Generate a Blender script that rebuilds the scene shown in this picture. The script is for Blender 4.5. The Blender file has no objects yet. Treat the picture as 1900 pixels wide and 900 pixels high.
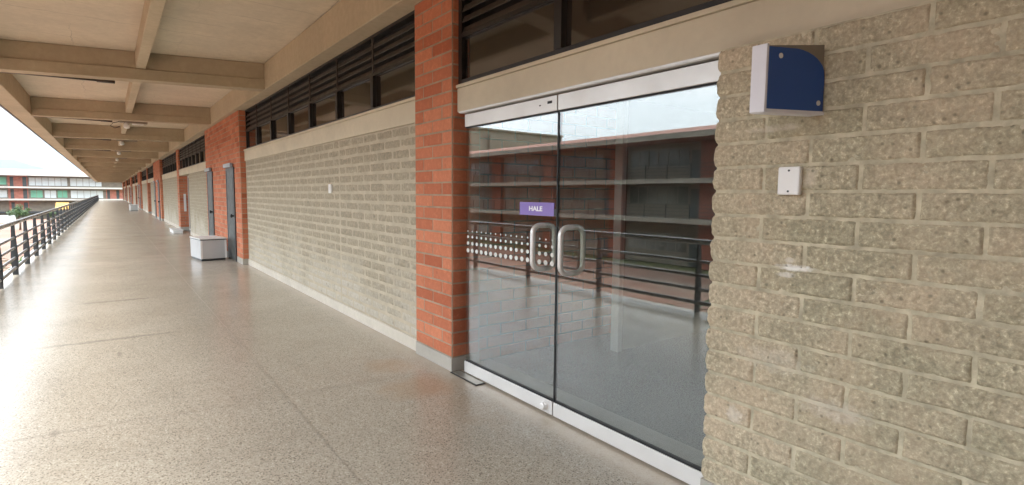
import bpy, math, random
from mathutils import Vector, noise, Matrix
random.seed(7)
sc = bpy.context.scene
COL = sc.collection
R = math.radians

# ------------------------------------------------------------------ helpers
class MB:
    def __init__(s): s.v=[]; s.f=[]; s.m=[]; s.t=[]
    def vert(s,p,t=0.5): s.v.append(tuple(p)); s.t.append(t); return len(s.v)-1
    def face(s,idx,m=0): s.f.append(tuple(idx)); s.m.append(m)
    def box(s,x0,x1,y0,y1,z0,z1,m=0,t=0.5):
        i=[s.vert(p,t) for p in ((x0,y0,z0),(x1,y0,z0),(x1,y1,z0),(x0,y1,z0),(x0,y0,z1),(x1,y0,z1),(x1,y1,z1),(x0,y1,z1))]
        for q in ((3,2,1,0),(4,5,6,7),(0,1,5,4),(1,2,6,5),(2,3,7,6),(3,0,4,7)): s.face([i[k] for k in q],m)
    def prism(s,poly,fn,m=0,t=0.5):
        """poly: list of 2d points ccw; fn(p,k) -> 3d point for k = 0 / 1"""
        a=[s.vert(fn(p,0),t) for p in poly]; b=[s.vert(fn(p,1),t) for p in poly]; n=len(poly)
        s.face(a[::-1],m); s.face(b,m)
        for i in range(n): s.face((a[i],a[(i+1)%n],b[(i+1)%n],b[i]),m)
    def tube(s,pts,r,seg=10,m=0,closed=False,t=0.5):
        pts=[Vector(p) for p in pts]; n=len(pts); rings=[]
        for i,p in enumerate(pts):
            if closed: d=(pts[(i+1)%n]-pts[i-1])
            else: d=pts[min(i+1,n-1)]-pts[max(i-1,0)]
            d.normalize()
            a=Vector((0,0,1)) if abs(d.z)<0.9 else Vector((1,0,0))
            if closed: a=Vector((0,1,0)) if abs(d.y)<0.9 else Vector((1,0,0))
            u=d.cross(a).normalized(); w=d.cross(u).normalized()
            rr=r[i] if isinstance(r,(list,tuple)) else r
            rings.append([s.vert(p+u*rr*math.cos(2*math.pi*k/seg)+w*rr*math.sin(2*math.pi*k/seg),t) for k in range(seg)])
        for i in range(n if closed else n-1):
            A,B=rings[i],rings[(i+1)%n]
            for k in range(seg): s.face((A[k],B[k],B[(k+1)%seg],A[(k+1)%seg]),m)
        if not closed: s.face(rings[0],m); s.face(rings[-1][::-1],m)
    def lathe(s,c,axis,prof,seg=20,m=0,t=0.5):
        ax=Vector(axis).normalized(); a=Vector((0,0,1)) if abs(ax.z)<0.9 else Vector((1,0,0))
        u=ax.cross(a).normalized(); w=ax.cross(u); c=Vector(c); rings=[]
        for (r,h) in prof:
            rings.append([s.vert(c+ax*h+u*r*math.cos(2*math.pi*k/seg)+w*r*math.sin(2*math.pi*k/seg),t) for k in range(seg)])
        for A,B in zip(rings,rings[1:]):
            for k in range(seg): s.face((A[k],A[(k+1)%seg],B[(k+1)%seg],B[k]),m)
        s.face(rings[0][::-1],m); s.face(rings[-1],m)

def root_loc(p):
    while p.parent: p=p.parent
    return p.location.copy()
def obj(name,mb,mats,parent=None,smooth=False,bevel=0,kind=None,base=None):
    me=bpy.data.meshes.new(name)
    off=Vector((0,0,0))
    if parent is not None: off=root_loc(parent)
    elif base is not None: off=Vector(base)
    me.from_pydata([tuple(Vector(v)-off) for v in mb.v],[],mb.f)
    if not isinstance(mats,(list,tuple)): mats=[mats]
    for m in mats: me.materials.append(m)
    me.polygons.foreach_set('material_index',mb.m)
    if len(set(mb.t))>1:
        at=me.attributes.new('tint','FLOAT','POINT'); at.data.foreach_set('value',mb.t)
    if smooth: me.polygons.foreach_set('use_smooth',[True]*len(me.polygons))
    me.update()
    o=bpy.data.objects.new(name,me); COL.objects.link(o)
    if parent is not None: o.parent=parent
    else: o.location=off
    if bevel:
        b=o.modifiers.new('bevel','BEVEL'); b.width=bevel; b.segments=2; b.limit_method='ANGLE'
    if kind: o['kind']=kind
    return o
def tag(o,label,cat,group=None):
    o['label']=label; o['category']=cat
    if group: o['group']=group
    return o
def thing(name,label,cat,loc,group=None):
    o=bpy.data.objects.new(name,None); COL.objects.link(o); o.location=loc; o.empty_display_size=.1
    return tag(o,label,cat,group)
def copy_tree(o,parent=None):
    c=o.copy(); COL.objects.link(c)
    if parent is not None: c.parent=parent
    for ch in list(o.children): copy_tree(ch,c)
    return c
def dup(root,loc,label,group=None):
    c=copy_tree(root); c.location=loc; c['label']=label
    if group: c['group']=group
    return c

# ------------------------------------------------------------------ materials
class NT:
    def __init__(s,name):
        s.mat=bpy.data.materials.new(name); s.mat.use_nodes=True; s.t=s.mat.node_tree; s.t.nodes.clear()
        s.out=s.n('ShaderNodeOutputMaterial')
    def n(s,typ,**kw):
        nd=s.t.nodes.new(typ)
        for k,v in kw.items():
            if k.startswith('i_'): nd.inputs[k[2:].replace('_',' ')].default_value=v
            else: setattr(nd,k,v)
        return nd
    def l(s,a,b): s.t.links.new(a,b)
    def coord(s): return s.n('ShaderNodeTexCoord').outputs['Object']
    def noise(s,scale,detail=4,rough=.55,vec=None,dist=0):
        nd=s.n('ShaderNodeTexNoise'); nd.inputs['Scale'].default_value=scale; nd.inputs['Detail'].default_value=detail
        nd.inputs['Roughness'].default_value=rough; nd.inputs['Distortion'].default_value=dist
        s.l(vec if vec is not None else s.coord(),nd.inputs['Vector']); return nd.outputs['Fac']
    def map(s,vec,sc=(1,1,1),loc=(0,0,0),rot=(0,0,0)):
        m=s.n('ShaderNodeMapping'); m.inputs['Scale'].default_value=sc; m.inputs['Location'].default_value=loc; m.inputs['Rotation'].default_value=rot
        s.l(vec,m.inputs['Vector']); return m.outputs['Vector']
    def rng(s,v,a,b,c=0,d=1):
        m=s.n('ShaderNodeMapRange'); s.l(v,m.inputs['Value'])
        for k,x in zip(('From Min','From Max','To Min','To Max'),(a,b,c,d)): m.inputs[k].default_value=x
        return m.outputs['Result']
    def mix(s,f,a,b,mode='MIX'):
        m=s.n('ShaderNodeMix',data_type='RGBA',blend_type=mode)
        for sock,x in ((m.inputs[0],f),(m.inputs[6],a),(m.inputs[7],b)):
            if isinstance(x,bpy.types.NodeSocket): s.l(x,sock)
            elif isinstance(x,(int,float)): sock.default_value=x
            else: sock.default_value=(*x[:3],1)
        return m.outputs[2]
    def math(s,op,a,b=0):
        m=s.n('ShaderNodeMath',operation=op)
        for sock,x in ((m.inputs[0],a),(m.inputs[1],b)):
            if isinstance(x,bpy.types.NodeSocket): s.l(x,sock)
            else: sock.default_value=x
        return m.outputs[0]
    def bump(s,h,strength=.3,dist=.01):
        b=s.n('ShaderNodeBump'); b.inputs['Strength'].default_value=strength; b.inputs['Distance'].default_value=dist
        s.l(h,b.inputs['Height']); return b.outputs['Normal']
    def pbr(s,col,rough=.6,metal=0,normal=None,spec=.5,**kw):
        p=s.n('ShaderNodeBsdfPrincipled')
        for sock,x in ((p.inputs['Base Color'],col),(p.inputs['Roughness'],rough),(p.inputs['Metallic'],metal)):
            if isinstance(x,bpy.types.NodeSocket): s.l(x,sock)
            elif isinstance(x,(int,float)): sock.default_value=x
            else: sock.default_value=(*x[:3],1)
        p.inputs['Specular IOR Level'].default_value=spec
        if normal is not None: s.l(normal,p.inputs['Normal'])
        for k,v in kw.items(): p.inputs[k.replace('_',' ')].default_value=v
        s.l(p.outputs[0],s.out.inputs['Surface']); return p

def smears(n,c):
    xyz=n.n('ShaderNodeSeparateXYZ'); n.l(n.coord(),xyz.inputs[0])
    for cy,cz,ry,rz,amp,col in ((1.085,1.212,.085,.016,.95,(.80,.78,.72)),(1.115,1.178,.05,.014,.6,(.74,.71,.64)),(1.10,1.243,.03,.014,.6,(.74,.70,.62)),(1.035,1.58,.035,.05,.5,(.66,.58,.46)),(1.20,1.795,.15,.018,.5,(.66,.58,.47)),(1.31,.50,.05,.05,.4,(.70,.66,.58)),(.90,.66,.16,.05,.3,(.62,.57,.50)),(1.15,.80,.18,.06,.28,(.60,.55,.46))):
        dy=n.math('DIVIDE',n.math('SUBTRACT',xyz.outputs[1],cy),ry); dz=n.math('DIVIDE',n.math('SUBTRACT',xyz.outputs[2],cz),rz)
        d=n.math('ADD',n.math('MULTIPLY',dy,dy),n.math('MULTIPLY',dz,dz))
        d=n.math('ADD',d,n.rng(n.noise(22,4,.7),.25,.75,-.7,.7))
        c=n.mix(n.rng(d,.1,1.0,amp,0),c,col)
    return c

def m_plain(name,col,rough=.5,metal=0,var=.15,scale=8,spec=.5,bump=0,smear=False):
    n=NT(name); f=n.noise(scale,5)
    c=n.mix(n.rng(f,.3,.7),[x*(1-var) for x in col],[min(1,x*(1+var)) for x in col])
    if smear: c=smears(n,c)
    r=n.rng(n.noise(scale*2.3,3),.3,.7,max(0,rough-.06),min(1,rough+.06))
    n.pbr(c,r,metal,n.bump(n.noise(scale*12,3),bump,.003) if bump else None,spec); return n.mat

def m_concrete(name,col,boards=None,spots=.35):
    n=NT(name); co=n.coord()
    f=n.noise(.9,6,.6); g=n.noise(14,5,.6); st=n.noise(2.2,6,.65,n.map(co,(1,.35,1)))
    c=n.mix(n.rng(f,.3,.7),[x*.86 for x in col],[min(1,x*1.1) for x in col])
    c=n.mix(n.rng(g,.35,.75,0,spots),c,[x*.72 for x in col])
    c=n.mix(n.rng(st,.55,.75,0,.35),c,[min(1,x*1.2) for x in col])
    h=g
    if boards:
        xyz=n.n('ShaderNodeSeparateXYZ'); n.l(co,xyz.inputs[0]); wob=n.rng(n.noise(3,4),.3,.7,-.03,.03)
        fl=None
        for ax,per,wd,of in ((1,.61,.016,.0),(0,1.22,.006,.25)):
            q=n.math('FRACT',n.math('ADD',n.math('DIVIDE',n.math('ADD',xyz.outputs[ax],wob),per),of+100))
            ln=n.math('MULTIPLY',n.rng(q,wd*.5,wd*1.6,1,0),n.rng(n.noise(.9,3,.5,n.map(co,(1,1,1),(ax*7.3,2,0))),.42,.60,0,.75))
            c=n.mix(ln,c,[x*.45 for x in col])
        c=n.mix(n.rng(n.noise(.8,6,.7,n.map(co,(1,1,1),(5,9,0))),.56,.64,0,.22),c,[x*.62 for x in col])
    n.pbr(c,n.rng(g,.3,.7,.7,.9),0,n.bump(h,.25,.004),.3); return n.mat

def m_tinted(name,a,b,speck,speck_scale=90,rough=.9,dirt=.25,bumps=.5,smear=False,pale=0,hue=None):
    """masonry units: colour from the per-unit tint attribute plus grain"""
    n=NT(name); at=n.n('ShaderNodeAttribute',attribute_name='tint'); co=n.coord()
    c=n.mix(at.outputs['Fac'],a,b)
    g=n.noise(speck_scale,3,.7,co); v=n.n('ShaderNodeTexVoronoi'); v.inputs['Scale'].default_value=speck_scale*.8; n.l(co,v.inputs['Vector'])
    c=n.mix(n.rng(g,.38,.62,dirt,0),c,[x*.35 for x in a])
    c=n.mix(n.rng(g,.6,.74,0,speck),c,[min(1,x*2.0) for x in b])
    sp=n.rng(v.outputs['Distance'],.05,.13,1,0)
    sep=n.n('ShaderNodeSeparateColor'); n.l(v.outputs['Color'],sep.inputs[0])
    c=n.mix(n.math('MULTIPLY',sp,n.rng(sep.outputs[0],.8,.85,0,speck)),c,(.75,.7,.58))
    c=n.mix(n.rng(n.noise(1.6,5),.35,.7,0,.3),c,[x*.75 for x in b])
    if hue: c=n.mix(n.rng(n.noise(2.6,4,.6),.42,.66,0,.4),c,hue)
    if smear: c=smears(n,c)
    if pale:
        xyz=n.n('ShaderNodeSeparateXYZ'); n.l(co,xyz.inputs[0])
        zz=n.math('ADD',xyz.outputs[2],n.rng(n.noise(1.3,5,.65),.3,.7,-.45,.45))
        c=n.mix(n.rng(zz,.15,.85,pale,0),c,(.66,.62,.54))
    pit=n.n('ShaderNodeTexVoronoi'); pit.inputs['Scale'].default_value=speck_scale*.55; n.l(co,pit.inputs['Vector'])
    ps=n.n('ShaderNodeSeparateColor'); n.l(pit.outputs['Color'],ps.inputs[0])
    c=n.mix(n.math('MULTIPLY',n.rng(pit.outputs['Distance'],.12,.3,1,0),n.rng(ps.outputs[1],.72,.78,0,dirt)),c,[x*.3 for x in a])
    n.pbr(c,rough,0,n.bump(g,bumps,.005),.25); return n.mat

M={}
M['cream']=m_concrete('cream_painted_concrete',(.48,.395,.27))
M['beam']=m_concrete('shade_toned_beam_concrete',(.42,.34,.23))  # darker than the cream: shade of the beams' near faces put into the colour
M['lintel']=m_concrete('lintel_concrete',(.60,.53,.395),spots=.2)
M['slab']=m_concrete('board_marked_slab',(.60,.515,.385),boards='Y')
M['plinth']=m_concrete('grey_plinth_concrete',(.42,.395,.34))
M['plinth_light']=m_concrete('pale_plinth_concrete',(.60,.55,.46))
M['greyconc']=m_concrete('grey_concrete',(.40,.39,.36))
M['block']=m_tinted('split_face_block',(.45,.405,.275),(.56,.475,.335),.5,62,.92,.6,.9,smear=True,hue=(.58,.445,.31))
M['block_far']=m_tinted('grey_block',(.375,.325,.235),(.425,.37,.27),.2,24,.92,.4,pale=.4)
M['mortar']=m_plain('pale_mortar',(.475,.425,.305),.9,0,.3,14,.2,.9,smear=True)
M['mortar_far']=m_plain('pale_wall_mortar',(.46,.40,.298),.9,0,.12,5,.2,.3)
M['brick']=m_tinted('red_brick',(.38,.10,.045),(.63,.235,.125),.15,26,.8,.15,.25)
M['inner_brick']=m_tinted('pale_interior_brick',(.52,.12,.05),(.70,.24,.13),.15,26,.8,.12,.2)
M['brick_mortar']=m_plain('brick_mortar',(.36,.27,.19),.9,0,.2,6,.2,.3)
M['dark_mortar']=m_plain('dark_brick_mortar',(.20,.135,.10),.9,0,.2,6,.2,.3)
M['alu']=m_plain('satin_aluminium_cladding',(.70,.69,.66),.38,.35,.05,4)
M['steel']=m_plain('brushed_steel',(.74,.73,.70),.42,.6,.05,20)
M['dark_metal']=m_plain('dark_grey_paint',(.035,.04,.042),.42,0,.25,5)
M['black_metal']=m_plain('black_window_frame',(.018,.015,.013),.45,0,.2,6)
M['louvre']=m_plain('bronze_louvre',(.055,.043,.034),.45,0,.2,6)
M['rubber']=m_plain('black_gasket',(.012,.012,.012),.6)
M['handrail']=m_plain('grey_painted_steel',(.26,.265,.265),.3,.2,.15,6)
M['door_grey']=m_plain('grey_green_door_paint',(.055,.064,.061),.45,0,.15,3)
M['white']=m_plain('white_plastic',(.78,.77,.74),.4,0,.03,5)
M['white_rough']=m_plain('white_plaster',(.74,.71,.64),.9,0,.06,30)
M['pale_metal']=m_plain('pale_grey_metal',(.50,.50,.49),.4,.1,.06,3)
M['box_white']=m_plain('white_sheet_metal',(.66,.65,.68),.45,0,.05,5)
M['blue']=m_plain('navy_blue_acrylic',(.008,.065,.28),.35,0,.02,3)
M['bracket']=m_plain('taupe_bracket',(.24,.20,.155),.6,0,.12,6)
M['purple']=m_plain('purple_vinyl',(.24,.17,.47),.5,0,.03,3)
M['letter']=m_plain('white_vinyl',(.85,.85,.85),.5,0,.02,3)
M['frost']=m_plain('frosted_vinyl_dot',(.70,.68,.62),.8,0,.05,30)
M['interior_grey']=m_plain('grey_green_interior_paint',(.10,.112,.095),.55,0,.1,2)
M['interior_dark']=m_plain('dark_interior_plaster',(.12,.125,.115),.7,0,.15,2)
M['pipe']=m_plain('brown_conduit',(.06,.045,.035),.5,0,.25,8)
M['rooftile']=m_plain('red_roof_tile',(.33,.15,.105),.75,0,.2,3)
M['green_panel']=m_plain('green_glazed_panel',(.16,.42,.27),.4,0,.2,.6)
M['white_panel']=m_plain('white_board',(.62,.66,.65),.5,0,.12,.4)
M['yellow']=m_plain('orange_yellow_canvas',(.48,.25,.035),.7,0,.08,2)
M['bark']=m_plain('bark',(.12,.085,.055),.9,0,.3,8)
M['steel_plate']=m_plain('worn_steel_plate',(.42,.40,.35),.35,.7,.12,9)
M['sign_blue']=m_plain('blue_grey_box',(.34,.37,.40),.45)

def m_leaf(name,a,b):
    n=NT(name); f=n.noise(2.5,4); c=n.mix(n.rng(f,.35,.65),a,b)
    p=n.pbr(c,.5,0,None,.4); return n.mat
M['leaf']=m_leaf('dark_leaf',(.03,.07,.02),(.09,.15,.04))
M['agave']=m_leaf('grey_green_agave',(.05,.10,.03),(.13,.20,.07))

def m_glass(name,tint,base,edge):
    n=NT(name); lw=n.n('ShaderNodeLayerWeight'); lw.inputs['Blend'].default_value=.5
    fc=n.math('ADD',n.math('MULTIPLY',n.math('POWER',lw.outputs['Facing'],4.0),edge),base)
    tr=n.n('ShaderNodeBsdfTransparent'); tr.inputs[0].default_value=(*tint,1)
    gl=n.n('ShaderNodeBsdfGlossy'); gl.inputs['Roughness'].default_value=0.0; gl.inputs['Color'].default_value=(.97,.985,.98,1)
    # faint waviness of tempered glass
    b=n.bump(n.noise(1.3,1),.022,.02); n.l(b,gl.inputs['Normal'])
    mx=n.n('ShaderNodeMixShader'); n.l(fc,mx.inputs[0]); n.l(tr.outputs[0],mx.inputs[1]); n.l(gl.outputs[0],mx.inputs[2])
    df=n.n('ShaderNodeBsdfDiffuse'); df.inputs[0].default_value=(.55,.55,.53,1)
    m2=n.n('ShaderNodeMixShader'); n.l(n.rng(n.noise(2.2,6,.7,n.map(n.coord(),(1,1,.45))),.42,.72,.004,.045),m2.inputs[0]); n.l(mx.outputs[0],m2.inputs[1]); n.l(df.outputs[0],m2.inputs[2])
    n.l(m2.outputs[0],n.out.inputs['Surface']); return n.mat
M['glass']=m_glass('reflective_door_glass',(.88,.905,.875),.115,.75)

def m_darkglass():
    n=NT('dark_clerestory_glass')
    f=n.noise(.8,2); c=n.mix(f,(.016,.013,.011),(.034,.027,.022))
    p=n.pbr(c,.06,0,None,.5); p.inputs['IOR'].default_value=2.1; return n.mat
M['darkglass']=m_darkglass()
def m_winglass():
    n=NT('courtyard_window_glass'); f=n.noise(.35,3); c=n.mix(n.rng(f,.35,.65),(.05,.055,.05),(.30,.30,.27))
    n.pbr(c,.15,0,None,.6); return n.mat
M['winglass']=m_winglass()

def m_terrazzo():
    n=NT('polished_terrazzo'); co=n.coord()
    base=n.mix(n.rng(n.noise(.55,5,.6),.3,.7),(.425,.378,.298),(.505,.455,.365))
    v=n.n('ShaderNodeTexVoronoi'); v.inputs['Scale'].default_value=82; n.l(n.map(co,(1,1,0.2)),v.inputs['Vector'])
    sp=n.n('ShaderNodeSeparateColor'); n.l(v.outputs['Color'],sp.inputs[0])
    chip=n.rng(v.outputs['Distance'],.30,.45,1,0)
    c=n.mix(n.math('MULTIPLY',chip,n.rng(sp.outputs[0],  .55,.6,0,.72)),base,(.66,.61,.51))
    c=n.mix(n.math('MULTIPLY',chip,n.rng(sp.outputs[1],.62,.68,0,.8)),c,(.11,.085,.06))
    v2=n.n('ShaderNodeTexVoronoi'); v2.inputs['Scale'].default_value=160; n.l(n.map(co,(1,1,.2)),v2.inputs['Vector'])
    s2=n.n('ShaderNodeSeparateColor'); n.l(v2.outputs['Color'],s2.inputs[0])
    c=n.mix(n.rng(s2.outputs[2],.7,.75,0,.45),c,(.17,.14,.105))
    # worn / dusty patches and the rust coloured stain by the pillar
    c=n.mix(n.rng(n.noise(1.7,6,.65),.5,.72,0,.22),c,(.22,.19,.15))
    xyz=n.n('ShaderNodeSeparateXYZ'); n.l(co,xyz.inputs[0])
    def blob(cx,cy,rx,ry,amp):
        dx=n.math('DIVIDE',n.math('SUBTRACT',xyz.outputs[0],cx),rx); dy=n.math('DIVIDE',n.math('SUBTRACT',xyz.outputs[1],cy),ry)
        d=n.math('ADD',n.math('MULTIPLY',dx,dx),n.math('MULTIPLY',dy,dy))
        d=n.math('ADD',d,n.rng(n.noise(4,5,.7),.2,.8,-.6,.6))
        return n.rng(d,.2,1.0,amp,0)
    for a in ((1.93,3.72,.38,.30,.36),(1.9,4.35,.22,.26,.3),(2.0,3.1,.2,.45,.16)):
        c=n.mix(blob(*a),c,(.36,.205,.095))
    for a in ((-.12,6.75,.75,.06,.35),(.0,9.15,.6,.05,.35),(-.33,4.29,.03,.07,.35),(-.33,5.08,.03,.07,.35),(.02,6.1,.025,.14,.4)):
        c=n.mix(blob(*a),c,(.13,.115,.10))
    # pale cement strip next to the walls
    edge=n.rng(n.math('ADD',xyz.outputs[0],n.rng(n.noise(3.5,5,.7),.25,.75,-.06,.06)),2.13,2.24,0,.8)
    c=n.mix(edge,c,n.mix(n.noise(9,5),(.40,.34,.26),(.52,.45,.36)))
    r=n.rng(n.noise(1.1,3,.5),.2,.8,.20,.265)
    n.pbr(c,r,0,n.bump(n.noise(.9,2),.02,.02),.5); return n.mat
M['terrazzo']=m_terrazzo()
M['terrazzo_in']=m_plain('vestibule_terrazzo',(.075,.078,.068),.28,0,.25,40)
M['joint']=m_plain('dark_joint_line',(.32,.28,.215),.6)

def m_pave():
    n=NT('pink_pavers'); co=n.coord()
    b=n.n('ShaderNodeTexBrick'); b.inputs['Scale'].default_value=1.2; b.inputs['Color1'].default_value=(.22,.105,.07,1); b.inputs['Color2'].default_value=(.26,.135,.095,1); b.inputs['Mortar'].default_value=(.24,.18,.14,1); b.inputs['Mortar Size'].default_value=.02
    n.l(co,b.inputs['Vector'])
    c=n.mix(n.rng(n.noise(.12,4),.45,.6,0,.7),b.outputs['Color'],(.23,.185,.145))
    n.pbr(c,.85,0,None,.3); return n.mat
M['pave']=m_pave()
def m_hill():
    n=NT('wooded_hill'); c=n.mix(n.noise(.004,6),(.05,.09,.04),(.09,.12,.06)); n.pbr(c,.95,0,None,.1); return n.mat
M['hill']=m_hill()
def m_land():
    n=NT('dry_grass_land'); c=n.mix(n.noise(.02,6),(.10,.13,.05),(.2,.19,.1)); n.pbr(c,.95,0,None,.1); return n.mat
M['land']=m_land()
M['facade_block']=m_plain('facade_blockwork',(.22,.185,.14),.9,0,.15,1.5)
M['facade_brick']=m_plain('facade_brick',(.27,.085,.05),.85,0,.2,2)
M['facade_slab']=m_plain('facade_concrete',(.27,.245,.20),.85,0,.12,.8)
M['end_slab']=m_plain('pale_end_concrete',(.50,.47,.42),.85,0,.1,.8)
M['end_roof']=m_plain('pink_roof_tile',(.50,.27,.20),.75,0,.15,3)
M['end_brick']=m_plain('pink_facade_brick',(.42,.16,.11),.85,0,.2,2)
M['facade_tan']=m_plain('tan_render',(.30,.26,.20),.9,0,.1,.3)

# ------------------------------------------------------------------ masonry builders
def courses(u0,u1,L,i):
    off=(i%2)*L/2; cuts=[u0]; u=u0+ (L if off==0 else off)
    while u<u1-.03: cuts.append(u); u+=L
    cuts.append(u1); return list(zip(cuts,cuts[1:]))

def block_face(mb,P,u0,u1,z0,z1,L,H,mort,bulge,res,amp,slot=1,start=1,scallop=False,flip=False,mu=None):
    """P(u,z,n) -> world point; n is towards the viewer. Courses run from u1 back to u0 when flip."""
    n=max(1,round((z1-z0)/H)); H=(z1-z0)/n
    for i in range(n):
        uf=u1-.047 if flip else u1
        segs=courses(u0,uf,L,i+start)
        if flip: segs=[(uf-(b-u0),uf-(a-u0)) for a,b in segs]; segs[0]=(segs[0][0],u1)
        for a,b in segs:
            end=scallop and abs(b-u1)<1e-6
            mv=mort if mu is None else mu
            aa=a+mv/2+random.uniform(-.002,.002); bb=b-(0 if end else mv/2); za=z0+i*H+mort/2+random.uniform(-.0015,.0015); zb=z0+(i+1)*H-mort/2
            if bb-aa<.02: continue
            t=(random.uniform(.3,.95) if random.random()>.06 else random.uniform(.05,.2)) if not scallop else (random.uniform(.6,1) if end else random.uniform(0,.55)); bl=bulge*random.uniform(.6,1.25); sd=random.uniform(0,50)
            tilt=random.uniform(-.3,.3)*bulge
            nu=max(1,round((bb-aa)/res)); nv=max(1,round((zb-za)/res))
            if nu<2 or nv<2:
                bw=min(.006,bulge*1.2)
                q=[mb.vert(P(u,z,-.002),t) for u,z in ((aa,za),(bb,za),(bb,zb),(aa,zb))]
                r=[mb.vert(P(u,z,bl),t) for u,z in ((aa+bw,za+bw),(bb-bw,za+bw),(bb-bw,zb-bw),(aa+bw,zb-bw))]
                mb.face(r,slot)
                for k in range(4): mb.face((q[k],q[(k+1)%4],r[(k+1)%4],r[k]),slot)
                continue
            rows=[]
            for j in range(nv+1):
                row=[]; v=j/nv
                for k in range(nu+1):
                    s=k/nu; u=aa+(bb-aa)*s; z=za+(zb-za)*v
                    de=min(u-aa,(9 if end else bb-u),z-za,zb-z); e=min(1,max(0,de)/.014); e=math.sqrt(e*(2-e)) if e<1 else 1
                    p=Vector((u*42+sd,z*42,sd)); q=Vector((u*13+sd,z*13,sd))
                    nn=-.003+e*(bl+.003+tilt*(s-.5)*2)+e*(noise.noise(p)*amp+noise.noise(q)*amp*1.1+noise.noise(p*2.2)*amp*.7)
                    wob=.0042*noise.noise(Vector((u*30,z*30,sd)))*(1 if de<1e-6 else 0)
                    if end:
                        u+= s**6*(.013*math.sin(math.pi*v)**.6 + .004*noise.noise(p) -.006)
                        if k==nu: nn*=.6
                    row.append(mb.vert(P(u+wob,z+wob,nn),t))
                if end:
                    for d in (-.004,-.05,-.12):
                        ue=bb+.013*math.sin(math.pi*v)**.6-.004+.004*noise.noise(Vector((d*60,z*50,sd)))
                        row.append(mb.vert(P(ue,z,d),t))
                rows.append(row)
            for j in range(nv):
                for k in range(len(rows[0])-1): mb.face((rows[j][k],rows[j][k+1],rows[j+1][k+1],rows[j+1][k]),slot)

def brick_faces(mb,x0,x1,y0,y1,z0,z1,faces,L=.30,H=.1065):
    """mortar core box (slot 0) with bricks standing 4 mm proud (slot 1)"""
    mb.box(x0,x1,y0,y1,z0,z1,0,.5)
    for f in faces:
        if f=='-x': P=lambda u,z,n:(x0-n,u,z); u0,u1=y0,y1
        if f=='-y': P=lambda u,z,n:(u,y0-n,z); u0,u1=x0,x1
        if f=='+y': P=lambda u,z,n:(u,y1+n,z); u0,u1=x0,x1
        block_face(mb,P,u0,u1,z0,z1,L,H,.011,.004,9,0,1,start=0)

# ------------------------------------------------------------------ layout numbers
XW=2.32      # block wall plane
XD=2.373     # door plane
ZS=3.20      # soffit of beams
ZSL=3.62     # underside of slab
YEND=124.0
Y0=-45.0
PER=21.3
UN=6
# ------------------------------------------------------------------ walkway floor and ceiling
b=MB(); b.box(-1.47,XD+.02,Y0,YEND,-.32,0)
obj('walkway_floor',b,M['terrazzo'],kind='structure')
b=MB(); b.box(XD+.022,3.3,4.56,YEND,-.1,-.002); obj('recess_floor',b,M['terrazzo_in'],kind='structure')
b=MB()
def strip(x0,y0,x1,y1,w,z=.0035):
    d=Vector((x1-x0,y1-y0,0)).normalized(); nrm=Vector((-d.y,d.x,0))*w/2
    i=[b.vert(Vector((x0,y0,z))-nrm),b.vert(Vector((x1,y1,z))-nrm),b.vert(Vector((x1,y1,z))+nrm),b.vert(Vector((x0,y0,z))+nrm)]
    b.face(i)
sk=math.tan(R(7))
for y in (4.12,6.75,9.15,12,15,18,21,24,27,30,33,36,39,42,45,48,51,54,57,60):
    strip(-1.45,y+1.45*sk*1.6,2.2,y-2.2*sk+.15,.004)
strip(.99,Y0,.99,62,.004)
obj('floor_joints',b,M['joint'],kind='structure')

ceil=None
b=MB(); b.box(-1.66,2.6,Y0,YEND,ZSL,ZSL+.22)
ceil=obj('ceiling',b,M['slab'],kind='structure')
b=MB(); b.box(2.14,2.6,Y0,YEND,ZS,ZSL-.003); obj('wall_beam',b,M['cream'],ceil,bevel=.008)
b=MB(); b.box(-1.62,-1.30,Y0,YEND,ZS,ZSL-.003); obj('edge_beam',b,M['cream'],ceil,bevel=.008)
b=MB(); b.box(-1.70,-1.665,Y0,YEND,ZS+.03,ZSL+.4); obj('fascia_gutter',b,M['dark_metal'],ceil)
BEAMS=[10.1+5.8*k for k in range(-9,20)]
tb=math.tan(R(14))
for i,y in enumerate(BEAMS):
    b=MB()
    def fn(w): return lambda p,k:(p[0],p[1],w[k])
    xl,xr=-1.30,2.14
    yl=y+(.45-xl)*tb; yr=y-(xr-.45)*tb
    b.prism([(xl,yl),(xr,yr),(xr,yr+.26),(xl,yl+.26)],fn((ZS,ZS+.165)))
    b.prism([(xl,yl+.016),(xr,yr+.016),(xr,yr+.26),(xl,yl+.26)],fn((ZS+.165,ZSL-.003)))
    obj('cross_beam',b,M['beam'],ceil,bevel=.006)
    if i+1<len(BEAMS):
        b=MB(); ya=y+.26+.02; yb=BEAMS[i+1]
        b.box(.42,.545,ya,yb+.01,ZSL-.25,ZSL-.003); obj('ceiling_rib',b,M['cream'],ceil,bevel=.006)

# ------------------------------------------------------------------ near split-face block wall (right)
def Pw(x): return lambda u,z,n:(x-n,u,z)
b=MB(); XR=2.285
b.box(XR,XR+.24,Y0,1.462,0,2.1766,0)
block_face(b,Pw(XR),-.62,1.47,.1265,2.1766,.378,.1079,.0105,.0075,.0062,.0055,1,start=0,scallop=True,flip=True)
b.box(XR-.010,XR+.1,-.62,1.474,.002,.124,2)
near=obj('split_face_block_wall',b,[M['mortar'],M['block'],M['plinth']],smooth=True,base=(XR,0,0))
tag(near,'rough tan split-face block wall right of the glass doors','block wall')
for o in (near,):
    for p in o.data.polygons:
        if p.material_index!=1: p.use_smooth=False

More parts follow.
